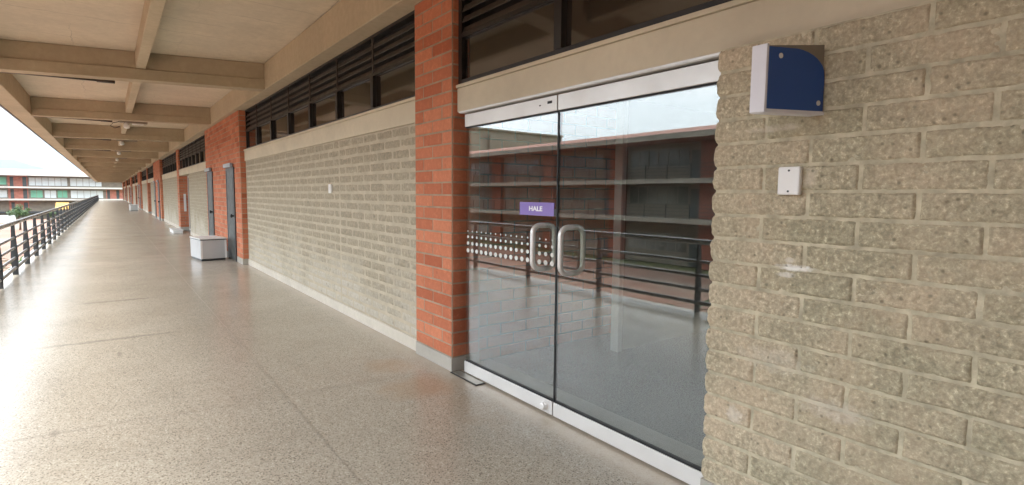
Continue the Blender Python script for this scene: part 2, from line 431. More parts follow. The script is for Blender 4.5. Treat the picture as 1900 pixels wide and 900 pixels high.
# wall plate
t=thing('wall_plate','blank white cover plate screwed to the rough block wall','wall plate',(XR-.012,1.11,1.572))
b=MB(); b.box(XR-.034,XR-.006,1.066,1.156,1.514,1.630); obj('cover',b,M['white'],t,bevel=.006)
for z in (1.614,1.529):
    b=MB(); b.lathe((XR-.0335,1.110,z),(-1,0,0),[(.0045,0),(.0045,.002)],10); obj('screw',b,M['dark_metal'],t)

# blue and white box
t=thing('wall_box','navy blue and white box projecting from the block wall under the lintel','wall box',(XR,1.03,1.83))
c12=math.cos(R(12)); s12=math.sin(R(12))
def PB(d,z,th):  # d from wall outwards, th along the corridor
    return (XR-.01-d*c12, 1.005+d*s12+th, z)
DB=.318
b=MB(); b.prism([(0,1.832),(DB,1.822),(DB,2.060),(0,2.100)],lambda p,k:PB(p[0],p[1],(.004,.034)[k])); obj('mounting_bracket',b,M['bracket'],t)
b=MB(); b.prism([(0.0,1.828),(DB+.004,1.816),(DB+.004,1.83),(0.0,1.842)],lambda p,k:PB(p[0],p[1],(-.008,.05)[k])); obj('bottom_lip',b,M['box_white'],t)
b=MB(); b.prism([(DB,1.818),(DB+.012,1.818),(DB+.012,2.064),(DB,2.064)],lambda p,k:PB(p[0],p[1],(-.008,.05)[k])); obj('front_cover',b,M['box_white'],t,bevel=.002)
poly=[(0.006,1.838),(DB-.001,1.826),(DB-.001,2.055)]
ctr=(.166,1.982)
for k in range(9):
    a=R(90)-R(90)*k/8; poly.append((ctr[0]-.159*math.cos(R(90)*(1-k/8)),ctr[1]+.082*math.sin(R(90)*(1-k/8))))
b=MB(); b.prism(poly,lambda p,k:PB(p[0],p[1],(-.006,.003)[k])); obj('side_panel',b,M['blue'],t)
for d,z in ((.255,2.028),(.035,1.872)):
    b=MB(); q=PB(d,z,-.006); b.lathe(q,(-s12,-c12,0),[(.010,0),(.010,.003),(.006,.005)],12); obj('screw',b,M['steel'],t,smooth=False)

# ------------------------------------------------------------------ lintels
def lintel(y0,y1,label,x=2.33,zb=2.165):
    mb=MB(); mb.box(x,2.62,y0,y1,zb,2.368); mb.box(x-.014,2.62,y0,y1,2.370,2.396)
    o=obj('concrete_lintel',mb,M['lintel'],base=(x,y0,2.165),bevel=.004); tag(o,label,'lintel','cream lintels along the corridor wall'); return o
lintel(Y0,3.884,'cream concrete lintel over the glass doors and rough block wall',2.33,2.1785)
lintel(4.555,12.355,'cream concrete lintel above the long block wall left of the first brick pillar',2.30)

# ------------------------------------------------------------------ brick pillars
def pillar(y0,y1,label,faces=('-x','-y'),x1=2.56):
    t=thing('brick_pillar',label,'brick pillar',((2.28+x1)/2,(y0+y1)/2,0),'red brick pillars along the corridor wall')
    mb=MB(); brick_faces(mb,2.284,x1,y0,y1,.122,ZS-.002,faces,(y1-y0)/2+.001); obj('shaft',mb,[M['brick_mortar'],M['brick']],t)
    mb=MB(); mb.box(2.274,x1,y0-.006,y1,0.001,.12); obj('base',mb,M['plinth'],t,bevel=.004)
    return t
pillar(3.888,4.55,'near red brick pillar on grey base left of the glass doors')

# ------------------------------------------------------------------ block walls in the corridor
def block_wall(y0,y1,label,res=.03,joint=None):
    mb=MB(); mb.box(XW,XW+.22,y0,y1,.121,2.163,0)
    ranges=[(y0,y1)] if not joint else [(y0,joint-.008),(joint+.008,y1)]
    for a,c in ranges:
        block_face(mb,Pw(XW),a,c,.125,2.163,.385,.107,.009,.005,res,.0022,1,mu=.002)
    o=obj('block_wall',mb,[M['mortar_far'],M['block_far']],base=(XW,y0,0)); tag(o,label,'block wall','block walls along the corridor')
    pm=MB(); pm.box(XW-.012,XW+.22,y0,y1,.001,.12); obj('plinth',pm,M['plinth_light'],o)
    return o
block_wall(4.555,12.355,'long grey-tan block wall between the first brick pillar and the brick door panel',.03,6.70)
t=thing('light_switch','small white switch plate on the long grey-tan block wall','switch',(XW-.02,7.0,1.57))
b=MB(); b.box(XW-.03,XW-.004,6.955,7.045,1.51,1.625); obj('plate',b,M['white'],t,bevel=.004)
b=MB(); b.box(XW-.036,XW-.03,6.985,7.015,1.545,1.59); obj('rocker',b,M['white'],t,bevel=.002)

# ------------------------------------------------------------------ clerestory windows
def clerestory(y0,y1,label,pitch=1.13,start=None,x=2.37):
    t=thing('clerestory_window',label,'clerestory window',(x,(y0+y1)/2,2.402),'dark clerestory windows along the corridor wall')
    z0,zt,z1=2.398,2.765,ZS-.002
    mb=MB(); mb.box(x-.03,x+.05,y0,y1,z0,z0+.035); mb.box(x-.03,x+.05,y0,y1,zt,zt+.03); mb.box(x-.03,x+.05,y0,y1,z1-.03,z1)
    mb.box(x-.029,x+.049,y0,y0+.05,z0+.035,z1-.03); mb.box(x-.029,x+.049,y1-.05,y1,z0+.035,z1-.03)
    obj('frame',mb,M['black_metal'],t)
    ys=[]; y=start if start else y0+pitch
    while y<y1-.2: ys.append(y); y+=pitch
    for y in ys:
        mb=MB(); mb.box(x-.045,x+.05,y-.035,y+.035,z0+.035,zt); obj('mullion',mb,M['black_metal'],t)
        mb=MB(); mb.box(x-.034,x-.022,y-.012,y+.012,zt+.03,z1-.03); obj('louvre_stile',mb,M['louvre'],t)
    cuts=[y0+.05]+ys+[y1-.05]
    for a,c in zip(cuts,cuts[1:]):
        mb=MB(); mb.box(x+.0,x+.012,a+.03,c-.03,z0+.03,zt+.005); obj('pane',mb,M['darkglass'],t)
    z=zt+.06
    while z<z1-.05:
        mb=MB(); mb.prism([(x-.026,z-.026),(x-.020,z-.030),(x+.004,z+.022),(x-.002,z+.026)],lambda p,k:(p[0],(y0+.05,y1-.05)[k],p[1])); obj('louvre_slat',mb,M['louvre'],t)
        z+=.085
    mb=MB(); mb.box(x+.06,x+.08,y0,y1,z0,z1); obj('back_panel',mb,M['rubber'],t)
    return t
clerestory(4.555,12.355,'dark louvred clerestory window above the long grey-tan block wall',1.13,5.66)
clerestory(-14.0,3.884,'dark clerestory window above the glass doors and near lintel',1.55,2.65-1.55*10)

# ------------------------------------------------------------------ brick panel with two metal doors
def metal_door(y0,y1,label,xf):
    t=thing('metal_door',label,'door',(xf,(y0+y1)/2,0),'grey metal doors in the brick panels')
    mb=MB(); mb.box(xf-.012,xf+.03,y0,y0+.06,0.002,2.06); mb.box(xf-.012,xf+.03,y1-.06,y1,0.002,2.06); mb.box(xf-.012,xf+.03,y0+.06,y1-.06,2.0,2.06); obj('frame',mb,M['dark_metal'],t)
    mb=MB(); mb.box(xf-.006,xf+.02,y0+.06,y1-.06,.012,2.0); mb.box(xf-.010,xf-.006,y0+.14,y1-.14,.15,.85); mb.box(xf-.010,xf-.006,y0+.14,y1-.14,1.05,1.85); obj('leaf',mb,M['door_grey'],t,bevel=.003)
    mb=MB(); mb.lathe((xf-.006,y0+.14,1.0),(-1,0,0),[(.02,0),(.02,.03),(.04,.035),(.04,.06),(.02,.07)],14); obj('handle',mb,M['rubber'],t,smooth=False)
    mb=MB(); mb.box(xf-.07,xf-.013,y0+.05,y1-.05,2.065,2.15); obj('header_box',mb,M['sign_blue'],t,bevel=.006)
    return t
def brick_panel(y0,y1,label,far=False):
    t=thing('brick_panel',label,'brick panel',(2.3,(y0+y1)/2,0),'brick door panels along the corridor wall')
    mb=MB(); brick_faces(mb,2.215,2.56,y0,y1,.122,ZS-.002,('-x','-y'),.30); obj('wall_face',mb,[M['brick_mortar'],M['brick']],t)
    mb=MB(); mb.box(2.207,2.56,y0-.006,y1,.001,.12); obj('base',mb,M['plinth'],t)
    return t
brick_panel(12.36,17.2,'red brick panel holding two grey doors past the long block wall')
metal_door(13.0,13.95,'nearest dark grey metal door in the brick panel beside the long block wall',2.20)
metal_door(16.0,16.9,'dark grey metal door at the far end of the nearest brick panel',2.20)

# repeating units
ordn=['second','third','fourth','fifth','sixth']
def glass_entrance(y0,y1,label):
    t=thing('glazed_entrance',label,'glass door',(2.6,(y0+y1)/2,0),'recessed glazed entrances down the corridor')
    mb=MB(); mb.box(2.59,2.61,y0+.05,y1-.05,.06,2.1); obj('pane',mb,M['darkglass'],t)
    mb=MB(); mb.box(2.57,2.63,y0,y1,.003,.06); mb.box(2.57,2.63,y0,y1,2.1,2.16); mb.box(2.571,2.629,y0,y0+.05,.06,2.1); mb.box(2.571,2.629,y1-.05,y1,.06,2.1); mb.box(2.571,2.629,(y0+y1)/2-.03,(y0+y1)/2+.03,.06,2.1); obj('frame',mb,M['alu'],t)
for k in range(UN):
    o=k*PER; w='' 
    if k==0:
        names=('past the nearest brick door panel','beside it')
    nm=['nearest','second','third','fourth','fifth','sixth'][k]
    yA=17.2+o; yB=22.3+o; yP=25.2+o; yP2=25.86+o; yE=33.66+o; yF=38.5+o
    if yA>YEND-2: break
    yB=min(yB,YEND)
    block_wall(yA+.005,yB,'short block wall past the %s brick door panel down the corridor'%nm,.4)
    clerestory(yA+.005,min(yP-.005,YEND),'dark louvred clerestory window past the %s brick door panel'%nm,1.0)
    lintel(yA+.005,min(yP-.005,YEND),'cream lintel past the %s brick door panel down the corridor'%nm,2.30)
    if yP2>YEND: break
    glass_entrance(yB,yP-.004,'recessed glazed entrance before the %s brick pillar down the corridor'%ordn[min(k,4)])
    pillar(yP,yP2,'%s red brick pillar down the corridor counted from the glass doors'%ordn[min(k,4)],x1=2.9)
    yE=min(yE,YEND)
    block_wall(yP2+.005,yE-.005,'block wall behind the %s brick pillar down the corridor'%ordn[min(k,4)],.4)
    clerestory(yP2+.005,yE-.005,'dark louvred clerestory window behind the %s brick pillar'%ordn[min(k,4)],1.13)
    lintel(yP2+.005,yE-.005,'cream lintel behind the %s brick pillar down the corridor'%ordn[min(k,4)],2.30)
    if yF<YEND:
        nn=['second','third','fourth','fifth','sixth'][k]
        brick_panel(yE,yF,'%s brick door panel down the corridor, beyond the %s brick pillar'%(nn,ordn[k]))
        metal_door(yE+.64,yE+1.59,'near grey metal door of the %s brick door panel'%nn,2.20)
        metal_door(yE+3.6,yE+4.5,'far grey metal door of the %s brick door panel'%nn,2.20)

# white board on the second pillar's side
t=obj('notice_board',(lambda m:(m.box(2.42,2.50,25.165,25.19,.75,1.45),m)[1])(MB()),M['white'],base=(2.46,25.18,.75)); tag(t,'tall narrow white board on the side of the second brick pillar','notice board')

# ------------------------------------------------------------------ glass doors
ZR0,ZR1,ZT0,ZT1=.015,.107,2.053,2.152
def rrect(cx,cy,hw,hh,r,n=7):
    pts=[]
    for (sx,sy,a0) in ((1,1,0),(-1,1,90),(-1,-1,180),(1,-1,270)):
        for k in range(n):
            a=R(a0+90*k/(n-1)); pts.append((cx+sx*(hw-r)+r*math.cos(a),cy+sy*(hh-r)+r*math.sin(a)))
    return pts
def glass_door(y0,y1,label,hy,sign):
    t=thing('glass_door',label,'glass door',(XD,(y0+y1)/2,0),'pair of glass doors')
    mb=MB(); mb.box(XD-.005,XD+.006,y0,y1,ZR1-.01,ZT0+.01); obj('pane',mb,M['glass'],t)
    for nm,za,zb in (('bottom_rail',ZR0,ZR1),('top_rail',ZT0,ZT1)):
        mb=MB(); mb.box(XD-.022,XD+.022,y0,y1,za,zb); r=obj(nm,mb,M['alu'],t,bevel=.003)
        mb=MB(); zg=zb if nm=='bottom_rail' else za-.010
        mb.box(XD-.013,XD+.013,y0,y1,zg,zg+.010); obj('gasket',mb,M['rubber'],r)
    # back to back pull handle, a loop through the glass
    tilt=.10
    pts=[(XD+p[0],hy-p[0]*tilt,p[1]) for p in rrect(0,1.153,.090,.148,.055)]
    mb=MB(); mb.tube(pts,.0185,12,closed=True); obj('handle',mb,M['steel'],t,smooth=True)
    for z in (1.285,1.02):
        mb=MB(); mb.lathe((XD-.014,hy,z if False else z),(1,0,0),[(.017,0),(.017,.028)],12)
    return t
YG=2.668
dl=glass_door(YG+.006,3.80,'left leaf of the glass doors, with the purple HALE sign and dot rows',2.81,True)
dr=glass_door(1.487,YG-.006,'right leaf of the glass doors, clear glass beside the rough block wall',2.53,False)
# edge seal of the meeting stiles
b=MB(); b.box(XD-.010,XD+.010,YG-.0045,YG+.0075,ZR1,ZT0); obj('edge_seal',b,M['rubber'],dr)
# sign
b=MB(); b.box(XD-.0085,XD-.0055,2.70,3.072,1.366,1.456); sg=obj('sign',b,M['purple'],dl)
cu=bpy.data.curves.new('t','FONT'); cu.body='HALE'; cu.size=.046; cu.align_x='CENTER'; cu.align_y='CENTER'; cu.extrude=.0006; cu.offset=.0012
tmp=bpy.data.objects.new('t',cu); COL.objects.link(tmp)
dg=bpy.context.evaluated_depsgraph_get(); me=bpy.data.meshes.new_from_object(tmp.evaluated_get(dg)); bpy.data.objects.remove(tmp)
# text x runs towards -Y (reading direction from the corridor), text y up
mat=Matrix(((0,0,-1,0),(-1.35,0,0,0),(0,1,0,0),(0,0,0,1)))
me.transform(Matrix.Translation(Vector((XD-.0092,2.893,1.411))-root_loc(dl))@mat)
me.materials.clear(); me.materials.append(M['letter'])
lo=bpy.data.objects.new('lettering',me); COL.objects.link(lo); lo.parent=sg
# dotted safety band on the left leaf
b=MB()
for r_,(z,rad) in enumerate(((1.206,.0065),(1.160,.0105),(1.106,.0145),(1.047,.0175))):
    y=2.715
    k=0
    while y<3.78:
        n=12; c=[b.vert((XD-.0056,y+rad*1.15*math.cos(2*math.pi*q/n),z+rad*math.sin(2*math.pi*q/n))) for q in range(n)]
        d=[b.vert((XD-.0063,y+rad*1.15*math.cos(2*math.pi*q/n),z+rad*math.sin(2*math.pi*q/n))) for q in range(n)]
        b.face(c); b.face(d[::-1])
        for q in range(n): b.face((c[q],d[q],d[(q+1)%n],c[(q+1)%n]))
        y+=.066
obj('safety_dots',b,M['frost'],dl)
b=MB(); b.lathe((XD-.022,2.745,.062),(-1,0,0),[(.030,0),(.030,.012),(.024,.018),(.024,.03),(.018,.034)],20); obj('lock',b,M['steel'],dl,smooth=False)
b=MB(); b.box(XD-.024,XD-.021,2.72,2.765,2.105,2.122); b.box(XD-.024,XD-.021,2.835,2.85,2.10,2.108); obj('lock_slot',b,M['rubber'],dl)
for y in (2.60,2.735):
    b=MB(); b.box(XD-.010,XD+.012,y-.02,y+.02,1.37,1.42) 
b=MB(); b.box(XD-.009,XD+.009,2.676,2.70,1.37,1.415); obj('glass_clip',b,M['dark_metal'],dl)
# head channel, floor spring plate
t=obj('head_channel',(lambda m:(m.box(XD-.05,XD+.05,1.49,3.83,2.162,2.1645),m.box(XD-.055,XD-.03,1.49,3.84,2.1655,2.177),m)[2])(MB()),M['alu'],base=(XD,2.6,2.16)); tag(t,'thin pale metal channel between the glass doors and the lintel','door channel')
t=thing('floor_spring_plate','small steel floor plate at the foot of the near brick pillar','floor plate',(2.31,3.66,0))
b=MB(); b.box(2.256,2.348,3.47,3.875,.0045,.007); obj('rim',b,M['rubber'],t)
b=MB(); b.box(2.268,2.338,3.485,3.862,.007,.010); obj('cover',b,M['steel_plate'],t)

# ------------------------------------------------------------------ vestibule behind the doors
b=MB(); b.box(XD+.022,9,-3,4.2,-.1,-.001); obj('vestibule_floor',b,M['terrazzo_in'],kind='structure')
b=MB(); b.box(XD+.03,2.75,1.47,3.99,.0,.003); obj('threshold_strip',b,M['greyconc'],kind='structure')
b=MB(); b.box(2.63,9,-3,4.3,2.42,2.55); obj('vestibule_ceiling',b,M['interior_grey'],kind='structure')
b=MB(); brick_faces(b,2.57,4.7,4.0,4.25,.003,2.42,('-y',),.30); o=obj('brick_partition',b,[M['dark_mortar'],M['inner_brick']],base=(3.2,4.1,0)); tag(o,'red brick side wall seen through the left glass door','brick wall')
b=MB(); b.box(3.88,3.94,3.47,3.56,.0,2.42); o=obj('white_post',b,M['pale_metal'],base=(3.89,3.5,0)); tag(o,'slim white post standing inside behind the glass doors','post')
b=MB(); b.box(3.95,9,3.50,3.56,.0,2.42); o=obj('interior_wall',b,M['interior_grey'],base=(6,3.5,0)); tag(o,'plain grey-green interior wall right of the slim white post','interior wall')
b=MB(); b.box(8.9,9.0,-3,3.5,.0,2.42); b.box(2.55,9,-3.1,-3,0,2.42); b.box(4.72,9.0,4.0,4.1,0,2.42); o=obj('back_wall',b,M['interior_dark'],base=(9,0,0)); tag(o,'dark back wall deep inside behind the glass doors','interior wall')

# ------------------------------------------------------------------ railing
t=thing('railing','dark grey metal railing with five rails along the open corridor edge','railing',(-1.39,50,0))
y=-5.2; posts=[]
ypost=[11.25+1.78*k for k in range(-9,63)]
pz=[(0.045,-.16),(0.045,.0),(.05,.12),(.058,.30),(.05,.5),(.034,.72),(.028,.905)]
for y in ypost:
    mb=MB()
    for dy in (-.016,.010):
        poly=[(-1.385-w,z) for w,z in pz]+[(-1.385+w*.75,z) for w,z in reversed(pz)]
        mb.prism(poly[::-1],lambda p,k,dy=dy:(p[0],y+dy+(0,.007)[k],p[1]))
    obj('post',mb,M['dark_metal'],t)
    mb=MB(); 
ya,yb=Y0,YEND-.3
for x,z,r,mt in ((-1.385,.925,.036,'handrail'),(-1.385,.665,.023,'handrail'),(-1.385,.485,.023,'handrail'),(-1.385,.305,.024,'handrail'),(-1.385,.13,.028,'handrail')):
    mb=MB(); n=30; mb.tube([(x,ya+(yb-ya)*k/n,z) for k in range(n+1)],r,10); obj('handrail' if z>.9 else 'rail',mb,M[mt],t,smooth=True)

# ------------------------------------------------------------------ pale boxes on the corridor floor
def bench(x,y,rz,label):
    t=thing('storage_bench',label,'bench',(x,y,0),'pale metal bench boxes along the corridor')
    def lb(nm,x0,x1,y0,y1,z0,z1,m,bev=.006):
        mb=MB(); mb.box(x+x0,x+x1,y+y0,y+y1,z0,z1); return obj(nm,mb,M[m],t,bevel=bev)
    lb('body',-.26,.26,0,.85,.045,.455,'pale_metal',.008)
    lb('base',-.245,.245,.02,.83,.001,.043,'dark_metal')
    lb('lid_seam',-.263,.263,-.003,.853,.457,.472,'dark_metal',.002)
    lb('lid',-.27,.27,-.006,.86,.474,.497,'white',.006)
    for sx in (-.242,.242):
        mb=MB(); mb.box(x+sx-.02,x+sx+.02,y-.006,y-.001,.05,.45); obj('corner_trim',mb,M['white'],t)
    t.rotation_euler=(0,0,rz); return t
bench(1.83,13.5,R(7),'pale grey metal bench box beside the nearest brick door panel')
bench(1.64,52.5,R(4),'smaller looking pale bench box far down the corridor')
t=thing('floor_box','low white box on the floor at the foot of the second brick pillar','box',(2.0,23.6,0))
b=MB(); b.box(1.86,2.16,23.2,24.6,.002,.10); obj('body',b,M['white'],t,bevel=.01)
b=MB(); b.box(1.84,2.18,23.18,24.62,.102,.13); obj('lid',b,M['white'],t,bevel=.008)

# ------------------------------------------------------------------ ceiling lamps and conduits
lampn=['second','third','fourth','fifth','sixth','seventh']
def conduit(y,label):
    t=thing('conduit',label,'conduit',(-.6,y,ZS),'conduits under the ceiling beams')
    xl,xr=-1.28,-.06; f=lambda x:y+(.45-x)*tb+.30
    mb=MB(); mb.tube([(xl,f(xl),ZS+.015),((xl+xr)/2,f((xl+xr)/2),ZS+.008),(xr,f(xr),ZS-.008)],.016,8); obj('pipe',mb,M['pipe'],t,smooth=True)
    mb=MB(); mb.tube([(xr,f(xr),ZS-.008),(xr+.22,f(xr+.22),ZS-.012)],.027,10); obj('sleeve',mb,M['pipe'],t,smooth=True)
for k in range(4): conduit(BEAMS[9+k],'brown conduit under the %s visible ceiling beam from the camera'%['first','second','third','fourth'][k])
def lamp(y,label,full=True):
    x=.5; yy=y+.34
    t=thing('ceiling_lamp',label,'ceiling lamp',(x,yy,ZS),'lamps under the ceiling beams')
    mb=MB(); mb.box(x-.20,x+.36,yy-.06,yy+.06,ZS-.03,ZS+.03); obj('mounting_plate',mb,M['bracket'],t,bevel=.004)
    mb=MB(); mb.lathe((x-.06,yy,ZS-.03),(0,0,-1),[(.04,0),(.045,.02),(.058,.035),(.066,.095),(.055,.125),(.02,.135)],18); obj('globe',mb,M['white'],t,smooth=True)
    if not full: return
    mb=MB(); mb.tube([(x+.05,yy,ZS-.045),(x+.28,yy,ZS-.045)],.022,10); obj('tube',mb,M['white'],t,smooth=True)
    mb=MB(); mb.tube([(x-.2,yy,ZS-.01),(x-.33,yy,ZS-.05),(x-.38,yy,ZS-.12),(x-.30,yy,ZS-.17),(x-.2,yy,ZS-.13)],.010,8); obj('cable',mb,M['pipe'],t,smooth=True)
for k in range(4): lamp(BEAMS[10+k],'small white lamp under the %s visible ceiling beam from the camera'%['second','third','fourth','fifth'][k],k==0)

# ------------------------------------------------------------------ planter ledge with agaves outside the railing
b=MB(); b.box(-2.15,-1.475,Y0,YEND,-.75,-.50); obj('planting_ledge',b,M['greyconc'],kind='structure')
def agave(x,y,h,label,seed):
    random.seed(seed); mb=MB()
    for k in range(22):
        a=2.4*k+random.uniform(-.3,.3); el=R(random.uniform(25,85)); L=h*random.uniform(.75,1.1); w=.045*h/.6
        prev=None
        for q in range(6):
            s=q/5; e=el-s*s*.5; r=L*s*math.cos(e); z=L*s*math.sin(e)
            c=Vector((x+r*math.cos(a),y+r*math.sin(a),-.5+z)); n=Vector((-math.sin(a),math.cos(a),0))*w*(1-s**2.2+.02)
            cur=(mb.vert(c-n),mb.vert(c+Vector((0,0,-.012))),mb.vert(c+n))
            if prev: mb.face((prev[0],prev[1],cur[1],cur[0])); mb.face((prev[1],prev[2],cur[2],cur[1]))
            prev=cur
    o=obj('agave_plant',mb,M['agave'],smooth=True,base=(x,y,-.5)); tag(o,label,'plant','agaves outside the railing'); return o
for i,(y,h,l) in enumerate(((4.55,.72,'spiky green plant outside the railing, mirrored in the right glass door'),(13.6,.6,'green spiky plant at the left picture edge behind the railing'),(17.4,.55,'low green plant behind the third visible railing post'),(24.0,.55,'small green plant outside the railing further down'))): agave(-1.78,y,h,l,20+i)

# ------------------------------------------------------------------ courtyard, buildings around it
GZ=-3.6
b=MB(); b.box(-300,300,-300,600,GZ-.5,GZ-.06); obj('ground',b,M['land'],kind='structure')
b=MB(); b.box(-27.0,-1.475,Y0-40,132,GZ-.05,GZ); obj('courtyard_paving',b,M['pave'],kind='structure')

def facade_window(parent,P,u0,u1,z0,z1,n,glass='winglass'):
    """P(u,z,d): d positive towards the viewer"""
    def pb(mb,a,c,za,zb,d0,d1):
        poly=[(a,za),(c,za),(c,zb),(a,zb)]; mb.prism(poly,lambda p,k:P(p[0],p[1],(d0,d1)[k]))
    mb=MB(); w=.06
    pb(mb,u0,u1,z0,z0+w,.01,.05); pb(mb,u0,u1,z1-w,z1,.01,.05)
    for k in range(n+1):
        u=u0+(u1-u0)*k/n; pb(mb,max(u0,u-w/2),min(u1,u+w/2),z0+w,z1-w,.012,.048)
    f=obj('window',mb,M['facade_slab'],parent)
    mb=MB(); pb(mb,u0+.02,u1-.02,z0+.02,z1-.02,.004,.008); obj('pane',mb,M[glass],f)
    return f

t=thing('skylight_blocker','plain brick mass added on the open side behind the camera to block skylight','building',(-4,-8,GZ))  # unseen mass, added to keep skylight off the faces turned to the camera
b=MB(); b.box(-7.5,-1.75,-18,-2.6,GZ,7.0); obj('wall',b,M['facade_brick'],t)
b=MB(); b.box(-7.8,-1.72,-18.2,-2.4,7.002,7.25); obj('roof_slab',b,M['facade_slab'],t)
# building across the courtyard, parallel to the corridor (seen mirrored in the doors)
t=thing('courtyard_building','long red brick classroom building across the courtyard, mirrored in the glass','building',(-30,60,GZ))
XO=-27.0
PO=lambda u,z,d:(XO-2.2+d,u,z)
b=MB(); b.box(XO-9,XO-2.2,-6,132,GZ,5.5); obj('wall',b,M['facade_block'],t)
for z in (0,2.8):
    b=MB(); b.box(XO-2.2,XO,-6,132,z-.33,z); obj('gallery_slab',b,M['facade_slab'],t)
b=MB(); b.prism([(XO+.9,5.55),(XO+.9,5.8),(XO-4.5,6.9),(XO-10,5.8),(XO-10,5.5)],lambda p,k:(p[0],(132,-6)[k],p[1])); rf=obj('roof',b,M['rooftile'],t)
b=MB(); b.box(XO+.9,XO+1.0,-6,132,5.45,5.84); obj('gutter',b,M['facade_slab'],rf)
for z in (0,2.8):
    mb=MB(); 
    for h in (.25,.5,.75,1.0): mb.tube([(XO-.08,-6,z+h),(XO-.08,132,z+h)],.022,6)
    for q in range(70): yy=-5+q*1.95; mb.box(XO-.12,XO-.04,yy,yy+.04,z,z+1.0)
    obj('gallery_railing',mb,M['dark_metal'],t)
for q in range(13):
    yy=4+q*8.6
    b=MB(); b.box(XO-2.2,XO-1.75,yy,yy+1.5,GZ,5.5); obj('brick_pier',b,M['facade_brick'],t)
    for z in (GZ,0,2.8):
        for (a,c) in ((yy+1.5,yy+2.5),):
            b=MB(); b.box(XO-2.25,XO-2.15,a,c,z+.02,z+2.1); obj('door',b,M['door_grey'],t)
        if q<9: facade_window(t,PO,yy+2.7,yy+8.3,z+.95,z+2.35,6)
# taller tan hall behind it
b=MB(); b.box(-67,-44,80,100,GZ,13.0); b.box(-67.3,-43.7,79.7,100.3,13.0,13.3); b.box(-51,-49.5,79.2,79.99,GZ,12.2); o=obj('tan_hall',b,M['facade_tan'],base=(-55,90,GZ)); tag(o,'tall plain tan hall rising behind the mirrored brick building','building')

# far building closing the courtyard
YF=134.0
t=thing('end_building','three storey building with green and white panels closing the far end of courtyard','building',(-20,YF,GZ))
PF=lambda u,z,d:(u,YF-d,z)
# px -> world on the plane y = YF (measured): storey lines
zr,ze,z2,z1_,zg=(5.05,4.45,2.33,.10,GZ)
b=MB(); b.box(-60,16,YF,YF+9,GZ,4.4); obj('wall',b,M['facade_block'],t)
b=MB(); b.box(-60,16,YF-1.6,YF+.0,z2-.30,z2); obj('gallery_slab',b,M['end_slab'],t)
b=MB(); b.box(-60,16,YF-1.6,YF+.0,z1_-.30,z1_); obj('gallery_slab',b,M['end_slab'],t)
b=MB(); b.box(-60,16,YF-.9,YF-.0,-2.55,-2.25); obj('ground_canopy',b,M['dark_metal'],t)
b=MB(); b.prism([(YF-2.1,4.35),(YF-2.1,4.62),(YF+4,5.6),(YF+10,4.6),(YF+10,4.35)],lambda p,k:((-60,16)[k],p[0],p[1])); rf=obj('roof',b,M['end_roof'],t)
b=MB(); b.box(-60,16,YF-2.2,YF-2.1,4.3,4.7); obj('gutter',b,M['end_slab'],rf)
def fb(nm,x0,x1,z0,z1,m,d=.06):
    mb=MB(); mb.box(x0,x1,YF-d,YF-.002,z0,z1); return obj(nm,mb,M[m],t)
def X(px): return XF[0]+(px-0)*XF[1]
XF=(-15.70,.0779)
H=((z2,ze-.35),(z1_,z2-.55))
for (za,zb) in H:
    fb('brick_bay',X(15),X(50),za,zb+.3,'end_brick',.08)
    for a,c in ((19,25),(41,48)): fb('door',X(a),X(c),za+.02,za+1.75,'door_grey',.14)
fb('brick_bay',X(15),X(50),-2.2,z1_-.35,'end_brick',.08)
for a,c in ((19,25),(41,48)): fb('door',X(a),X(c),-2.2,-.6,'door_grey',.14)
def panel(a,c,za,zb,m,n=4):
    fb('panel',X(a),X(c),za,zb,m,.04); 
    facade_window(t,lambda u,z,d:(u,YF-.04-d,z),X(a),X(c),za,zb,n,m)
panel(-60,13,z2+.25,z2+1.75,'green_panel'); panel(52,123,z2+.15,z2+1.75,'white_panel',6); panel(128,190,z2+.15,z2+1.75,'white_panel',5)
panel(-60,13,z1_+.15,z1_+1.6,'white_panel'); panel(54,76,z1_+.15,z1_+1.6,'green_panel',2); panel(79,101,z1_+.1,z1_+1.6,'white_panel',2); panel(103,122,z1_+.15,z1_+1.6,'green_panel',2); panel(128,192,z1_+.1,z1_+1.65,'white_panel',5)
fb('brick_bay',X(198),X(232),z1_,z2-.35,'end_brick',.08)
for a,c in ((200,206),(219,225)): fb('door',X(a),X(c),z1_+.02,z1_+1.75,'door_grey',.14)
# low white wall, bush with trunk, yellow awning
b=MB(); b.box(-20,X(18)*.85,YF-16,YF-15.6,GZ,GZ+1.2); o=obj('low_wall',b,M['white_panel'],base=(-17,YF-16,GZ)); tag(o,'low white wall at the left edge of the courtyard','wall')
def bush(x,y,r,h,label,seed,tr=.12):
    random.seed(seed); t=thing('small_tree',label,'tree',(x,y,GZ))
    mb=MB(); mb.tube([(x,y,GZ),(x+.05,y,GZ+h*.3),(x-.05,y+.05,GZ+h*.6)],[tr,tr*.8,tr*.5],8); obj('trunk',mb,M['bark'],t,smooth=True)
    mb=MB()
    clumps=[(Vector((random.gauss(0,.42),random.gauss(0,.42),random.gauss(0,.3)))*r,random.uniform(.28,.5)*r) for _ in range(16)]
    for _ in range(2600):
        c,cr=random.choice(clumps); d=Vector((random.gauss(0,1),random.gauss(0,1),random.gauss(0,1))).normalized()*cr*random.random()**.4
        p=Vector((x,y,GZ+h*.72))+c+d; a=Vector((random.gauss(0,1),random.gauss(0,1),random.gauss(0,1))).normalized(); q=a.orthogonal().normalized(); s=random.uniform(.07,.16)*r*.7
        i=[mb.vert(p+a*s),mb.vert(p+q*s*.5),mb.vert(p-a*s),mb.vert(p-q*s*.5)]; mb.face(i)
    obj('crown',mb,M['leaf'],t)
bush(-9.4,95,.95,3.1,'round dark green tree in front of the far brick bay',5)
bush(-7.4,112,.6,2.2,'smaller green tree near the far white panels',9)
